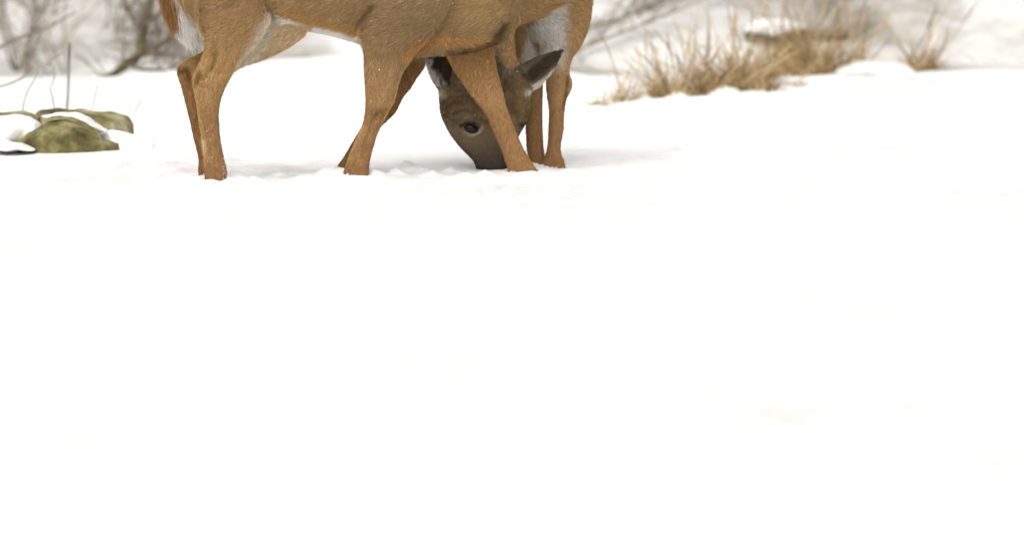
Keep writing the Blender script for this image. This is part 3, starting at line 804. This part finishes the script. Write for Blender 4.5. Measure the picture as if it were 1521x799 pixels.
shrub('bare_shrub', 'tangle of low grey twigs under the deer tail', 250, 7.4, .55, 8, .0055, 'pale_twig', .3, spread=.9, group=G)
shrub('bare_shrub', 'dark low shrub seen below the white belly of the front deer', 446, 8.6, .5, 8, .012, 'twig', .2, group=G)
shrub('bare_shrub', 'grey brush right of the grazing deer at the upper edge', 905, 10.6, .8, 9, .012, 'twig', .5, spread=.8, group=G)
shrub('bare_shrub', 'grey brush on the bank above the dry grass', 985, 11.2, .8, 8, .012, 'twig', .5, spread=.8, group=G)
shrub('bare_shrub', 'grey brush on the bank behind the grass, left of the thick trunks', 1075, 11.6, .8, 8, .011, 'twig', .4, spread=.8, group=G)
shrub('bare_shrub', 'grey brush at the far right of the bank', 1330, 11.2, .9, 8, .011, 'twig', .2, spread=.8, group=G)
shrub('bare_shrub', 'small grey brush near the upper right corner', 1460, 10.8, .9, 8, .011, 'twig', -.2, spread=.8, group=G)

GT = 'thicket of blurred bare shrubs on the bank'
for u_ in (-20, 45, 100, 300):
    shrub('bare_shrub', 'blurred bare shrub in the thicket at the upper left', u_, random.uniform(7.3, 9.0), random.uniform(.5, .9), 6, .0075, random.choice(['twig', 'pale_twig', 'pale_twig']), random.gauss(0, .2), spread=.7, group=GT + ', left')
for u_ in (870, 880, 910, 945, 990, 1060, 890, 925, 950, 1010, 1040, 1100, 1170, 1225, 1270, 1310, 1390, 1430, 1500):
    shrub('bare_shrub', 'blurred bare shrub in the thicket above the dry grass', u_, random.uniform(6.8, 7.8), random.uniform(.3, .6), 7, .009, random.choice(['twig', 'twig', 'pale_twig']), random.gauss(.3, .25), spread=.8, group=GT + ', right')

def sapling(u, Yc, hgt, r, lean, mat, label):
    x = P(u, 60, Yc)[0]; z = hz(x, Yc)
    root = bpy.data.objects.new('sapling', None); COL.objects.link(root); root.location = (x, Yc, z - .05)
    V_, F_ = [], []
    pts, d = wiggle((0, 0, 0), (lean, 0, 1), hgt, 9, .035)
    tube(V_, F_, pts, r, r * .35, 8)
    link('trunk', mesh('trunk', V_, F_), M[mat], root)
    V_, F_ = [], []
    for q in range(1, 9):
        for _ in range(3):
            branch(V_, F_, pts[q], (random.gauss(0, .8), random.gauss(0, .8), .8), hgt * .28, r * .3, 1, .1, 3)
    link('crown', mesh('crown', V_, F_), M[mat], root)
    tag(root, label, 'tree', 'young bare trees on the bank')
sapling(10, 10.5, 3.2, .022, .05, 'pale_twig', 'slender pale sapling nearest the left picture edge')
sapling(38, 11.0, 3.2, .024, -.04, 'twig', 'slender grey sapling second from the left picture edge')
sapling(74, 12.0, 3.4, .020, .03, 'pale_twig', 'slender pale sapling above the leaning thin stick')
sapling(150, 11.4, 3.4, .024, .16, 'twig', 'leaning grey sapling left of the mossy branch')
sapling(118, 12.5, 3.4, .018, .02, 'pale_twig', 'thin pale sapling behind the upright stick')
sapling(1145, 12.2, 4.5, .050, .02, 'twig', 'thick grey trunk above the snow-capped log')
sapling(1196, 12.0, 4.5, .045, -.04, 'moss_wood', 'dark olive trunk right of the thick grey one')
sapling(1290, 12.6, 4.5, .045, .03, 'twig', 'grey trunk near the upper right corner')
sapling(905, 12.6, 3.6, .032, .1, 'twig', 'blurred grey sapling above the grazing deer hip')
sapling(960, 12.9, 3.6, .028, -.06, 'twig', 'blurred grey sapling left above the dry grass')

def stick(name, pts, Yc, r0, r1, mat, label, cat='twig', Y2=None):
    V_, F_ = [], []
    w = [P(a_, b_, Yc if Y2 is None else Yc + (Y2 - Yc) * q / (len(pts) - 1)) for q, (a_, b_) in enumerate(pts)]
    w = dense(w, 3)
    tube(V_, F_, w, r0, r1, 6)
    o = link(name, mesh(name, V_, F_), M[mat])
    return tag(o, label, cat)
stick('twig', [(-40, 88), (0, 70), (30, 56), (60, 46), (88, 32), (112, 18)], 5.6, .010, .004, 'twig', 'dark twig slanting up from the left edge, highest of the twigs', Y2=5.2)
stick('twig', [(-30, 135), (0, 129), (30, 118), (60, 101), (80, 88), (101, 72)], 3.2, .006, .0035, 'pale_twig', 'pale twig slanting up to the top of the upright stick', Y2=2.6)
stick('stick', [(99, 168), (101, 140), (102, 110), (103, 84), (103, 64)], 2.9, .0042, .0065, 'twig', 'thin upright stick standing behind the boulders', 'stick')
stick('stem', [(33, 172), (36, 150), (44, 130), (53, 115), (60, 100)], YR2 + .5, .003, .002, 'pale_twig', 'thin tan stem curving up left of the upright stick', 'stem')
stick('stem', [(82, 168), (78, 145), (75, 132), (80, 118), (81, 100)], YR2 + .5, .003, .002, 'pale_twig', 'kinked thin tan stem close left of the upright stick', 'stem')
stick('stem', [(130, 172), (138, 158), (142, 140), (144, 125)], YR2 + .5, .0022, .0014, 'pale_twig', 'faint short stem right of the upright stick', 'stem')
stick('stem', [(196, 176), (204, 160), (212, 148)], YR2 + .5, .0016, .001, 'pale_twig', 'faint short stem at the right end of the boulders', 'stem')

# the mossy limb
limb = bpy.data.objects.new('mossy_branch', None); COL.objects.link(limb)
YM = 5.9
for nm, pts, r0, r1, mt in [
    ('trunk', [(148, 120), (166, 112), (185, 100), (203, 86), (212, 76)], .016, .024, 'moss_wood'),
    ('limb', [(208, 82), (211, 62), (212, 42), (217, 22), (222, 0), (226, -40)], .026, .016, 'moss_wood'),
    ('limb', [(208, 84), (228, 74), (246, 62), (262, 54)], .015, .006, 'twig'),
    ('limb', [(190, 98), (215, 104), (240, 106), (262, 100)], .012, .004, 'twig'),
    ('limb', [(212, 50), (200, 34), (188, 16), (176, -10)], .012, .005, 'twig'),
    ('limb', [(214, 40), (226, 26), (240, 18), (250, 4)], .010, .004, 'twig'),
    ('limb', [(216, 78), (240, 84), (262, 84), (280, 92)], .010, .004, 'twig')]:
    V_, F_ = [], []
    w = [P(a_, b_, YM) + np.array((0, .02 * q, 0)) for q, (a_, b_) in enumerate(pts)]
    tube(V_, F_, dense(w, 4), r0, r1, 8)
    for q in range(22):
        t = random.choice(dense(w, 4))
        branch(V_, F_, t, (random.gauss(.2, .6), random.gauss(0, .4), random.gauss(.4, .5)), .18, .003, 1, .15, 3)
    link(nm, mesh(nm, V_, F_), M[mt], limb)
tag(limb, 'olive mossy forked branch standing on the snow behind the deer tail', 'branch')

# dark diagonal fallen boughs on the right bank
def bough(pts, Y1, Y2, r, label):
    V_, F_ = [], []
    w = dense([P(a_, b_, Y1 + (Y2 - Y1) * q / (len(pts) - 1)) for q, (a_, b_) in enumerate(pts)], 4)
    tube(V_, F_, w, r, r * .5, 7)
    for q in range(26):
        t = random.choice(w)
        branch(V_, F_, t, (random.gauss(.6, .5), random.gauss(0, .3), random.gauss(.45, .4)), random.uniform(.1, .26), .004, 1, .15, 3)
    return tag(link('fallen_bough', mesh('fallen_bough', V_, F_), M['pale_twig']), label, 'branch')
bough([(850, 80), (880, 66), (920, 50), (965, 32), (1010, 14), (1050, -4), (1090, -26)], 6.3, 6.8, .010, 'long thin fallen bough slanting up right of the grazing deer')
bough([(862, 44), (900, 34), (940, 20), (975, 4), (1005, -14)], 6.6, 7.0, .011, 'shorter thin bough above the long one near the upper edge')
bough([(1120, 20), (1150, 8), (1190, -6)], 6.9, 7.1, .010, 'short bough above the long snow mound')

# ------------------------------------------------------------------ dry grass
def grass_clump(u, v, Yc, wpx, hpx, n, label, lean=0.0):
    sc = 400.0 * 15 / (Yc + 15)
    x0 = P(u, v, Yc)[0]
    nt_ = max(2, n // 45)
    tx = x0 + np.clip(RNG.normal(0, .45, nt_), -1, 1) * wpx / sc; ty = Yc + RNG.normal(0, .16, nt_)
    tl = lean + RNG.normal(0, .5, nt_); th = RNG.uniform(.45, 1.1, nt_)
    pick = RNG.integers(0, nt_, n)
    bx = tx[pick] + RNG.normal(0, .022, n); by = ty[pick] + RNG.normal(0, .022, n); bz = height(bx, by) - .01
    V_, F_, C_ = [], [], []
    for q0 in range(n):
        k_ = pick[q0]
        stalk = random.random() < .06
        L = hpx / sc * th[k_] * (random.uniform(.35, 1.1) if not stalk else random.uniform(1.0, 1.3))
        d = np.array((tl[k_] + random.gauss(0, .62), random.gauss(0, .35), 1.0)); d /= np.linalg.norm(d)
        bend = np.array((random.gauss(tl[k_] * .8, .8), random.gauss(0, .5), -random.uniform(.2, 2.6))) * (.3 if stalk else 1)
        p = np.array((bx[q0], by[q0], bz[q0])); w = random.uniform(.0014, .0042) if not stalk else .0022
        b = len(V_); a_ = random.uniform(0, math.pi); sd = np.array((math.cos(a_), math.sin(a_), 0))
        t = random.random()
        base = np.array((.23, .145, .06)) if t < .35 else (np.array((.48, .345, .17)) if t < .75 else np.array((.70, .57, .35)))
        base = base * random.uniform(.75, 1.25)
        for q in range(6):
            kk = w * (1 - (q / 5) ** 2 * .85) if not stalk else (w if q < 4 else w * 2.2 * (1 if q == 4 else .3))
            V_.append(p - sd * kk); V_.append(p + sd * kk); C_.append(base); C_.append(base)
            p = p + d * L / 5; d = d + bend * .22; d /= np.linalg.norm(d)
        for q in range(5):
            F_.append((b + 2 * q, b + 2 * q + 1, b + 2 * q + 3, b + 2 * q + 2))
    m = mesh('dry_grass', V_, F_); paint(m, np.array(C_))
    o = link('dry_grass', m, M['grass'])
    return tag(o, label, 'dry grass', 'dry grass tufts beyond the clearing')
def ey(u): 
    return float(edge_y(P(u, 140, 4.0)[0]))
grass_clump(1045, 135, ey(1050) + .60, 68, 150, 850, 'largest and tallest tan dry grass tuft right of the deer')
grass_clump(1008, 135, ey(1010) + .45, 34, 125, 280, 'tan dry grass leaning on the left of the largest tuft', -.4)
grass_clump(1108, 130, ey(1105) + .40, 34, 100, 460, 'dense dry grass on the right of the largest tuft', .2)
grass_clump(942, 140, ey(942) + .50, 28, 85, 170, 'small low dry grass tuft nearest the grazing deer', -.3)
grass_clump(972, 140, ey(968) + .9, 36, 130, 120, 'sparse tall dry stalks between two grass tufts')
grass_clump(1200, 90, ey(1200) + 1.5, 40, 140, 640, 'tan dry grass beyond the snowy log, right of the largest tuft')
grass_clump(1082, 132, ey(1082) + .75, 40, 130, 420, 'tangled dry grass behind the snow pad, joining the largest tuft')
grass_clump(1150, 110, ey(1150) + 1.0, 40, 70, 380, 'dry grass behind the rounded hummock under the long mound', .2)
grass_clump(1250, 95, ey(1245) + 1.2, 50, 130, 260, 'tan dry grass further right beyond the snow crest')
grass_clump(1370, 90, ey(1370) + .8, 45, 110, 200, 'dry grass tuft standing alone toward the right edge')
grass_clump(885, 150, ey(885) + .15, 10, 34, 50, 'tiny dark grass tuft by the hind leg of the grazing deer')
grass_clump(1192, 128, ey(1190) + .1, 8, 32, 40, 'tiny grass tuft on the snow crest below the right grass')

# snowy log and hummocks behind the crest
def mound(name, u, v, Yc, rx, rz, ry, label, cat='snow mound', seed=1, rest=True):
    bm = bmesh.new(); bmesh.ops.create_icosphere(bm, subdivisions=4, radius=1)
    cpt = P(u, v, Yc); sc = 400.0 * 15 / (Yc + 15); cpt[2] = hz(cpt[0], Yc) if rest else cpt[2]
    pv = np.array([q.co[:] for q in bm.verts]); nv = 1 + .25 * fbm(pv[:, 0] * 2 + seed, pv[:, 2] * 2 + pv[:, 1], 3, seed)
    for q, n_ in zip(bm.verts, nv):
        p = np.array(q.co[:])
        q.co = Vector((cpt[0] + p[0] * rx / sc * n_, cpt[1] + p[1] * ry * n_, cpt[2] + p[2] * rz / sc * n_))
    m = bpy.data.meshes.new(name); bm.to_mesh(m); bm.free()
    m.polygons.foreach_set('use_smooth', [True] * len(m.polygons))
    return tag(link(name, m, M['snow']), label, cat)
mound('snow_mound', 1150, 41, 6.45, 44, 12, .2, 'long smooth snow mound above the dry grass, capping a log', seed=2, rest=False)
mound('snow_mound', 1168, 108, ey(1168) + .5, 34, 13, .2, 'rounded snow hummock right of the largest grass tuft', seed=5)
mound('snow_mound', 905, 142, ey(905) + .9, 45, 14, .3, 'low snow hummock right of the hind leg of the grazing deer', seed=9)
mound('snow_mound', 1300, 100, ey(1300) + .8, 55, 16, .3, 'broad snow hummock between the right grass tufts', seed=12)
mound('snow_mound', 1005, 128, ey(1005) + .35, 22, 20, .16, 'small snow hummock in front of the largest grass tuft', seed=21)
mound('snow_mound', 1078, 120, ey(1078) + .30, 26, 16, .16, 'snow pad lying in the gap before the right part of the grass', seed=24)
mound('snow_mound', 960, 128, ey(960) + .40, 20, 18, .15, 'small snow hummock between the small tuft and the tall stalks', seed=27)
mound('snow_mound', 1062, 90, ey(1062) + .95, 22, 44, .12, 'snow clump caught high in the largest grass tuft', seed=29)
for u_, L_ in ((886, 'dark lump added for a crevice at the crest close to the grazing deer'), (1000, 'dark lump added for a gap under the left of the largest tuft')):  # dark lumps added in place of the dark gaps along the crest
    ro = link('gap_lump', rock('gap_lump', u_ - 14, u_ + 14, 142, 158, ey(u_) + .12, .06, int(u_), [(u_ - 14, 156), (u_ - 6, 147), (u_ + 4, 145), (u_ + 14, 155)] if u_ < 900 else [(u_ - 14, 150), (u_, 140), (u_ + 14, 148)]), M['rock'])
    tag(ro, L_, 'gap_lump')
stick('log', [(1106, 56), (1120, 55), (1160, 54), (1260, 50)], 6.42, .026, .024, 'twig', 'dark log lying under the long snow mound', 'log')
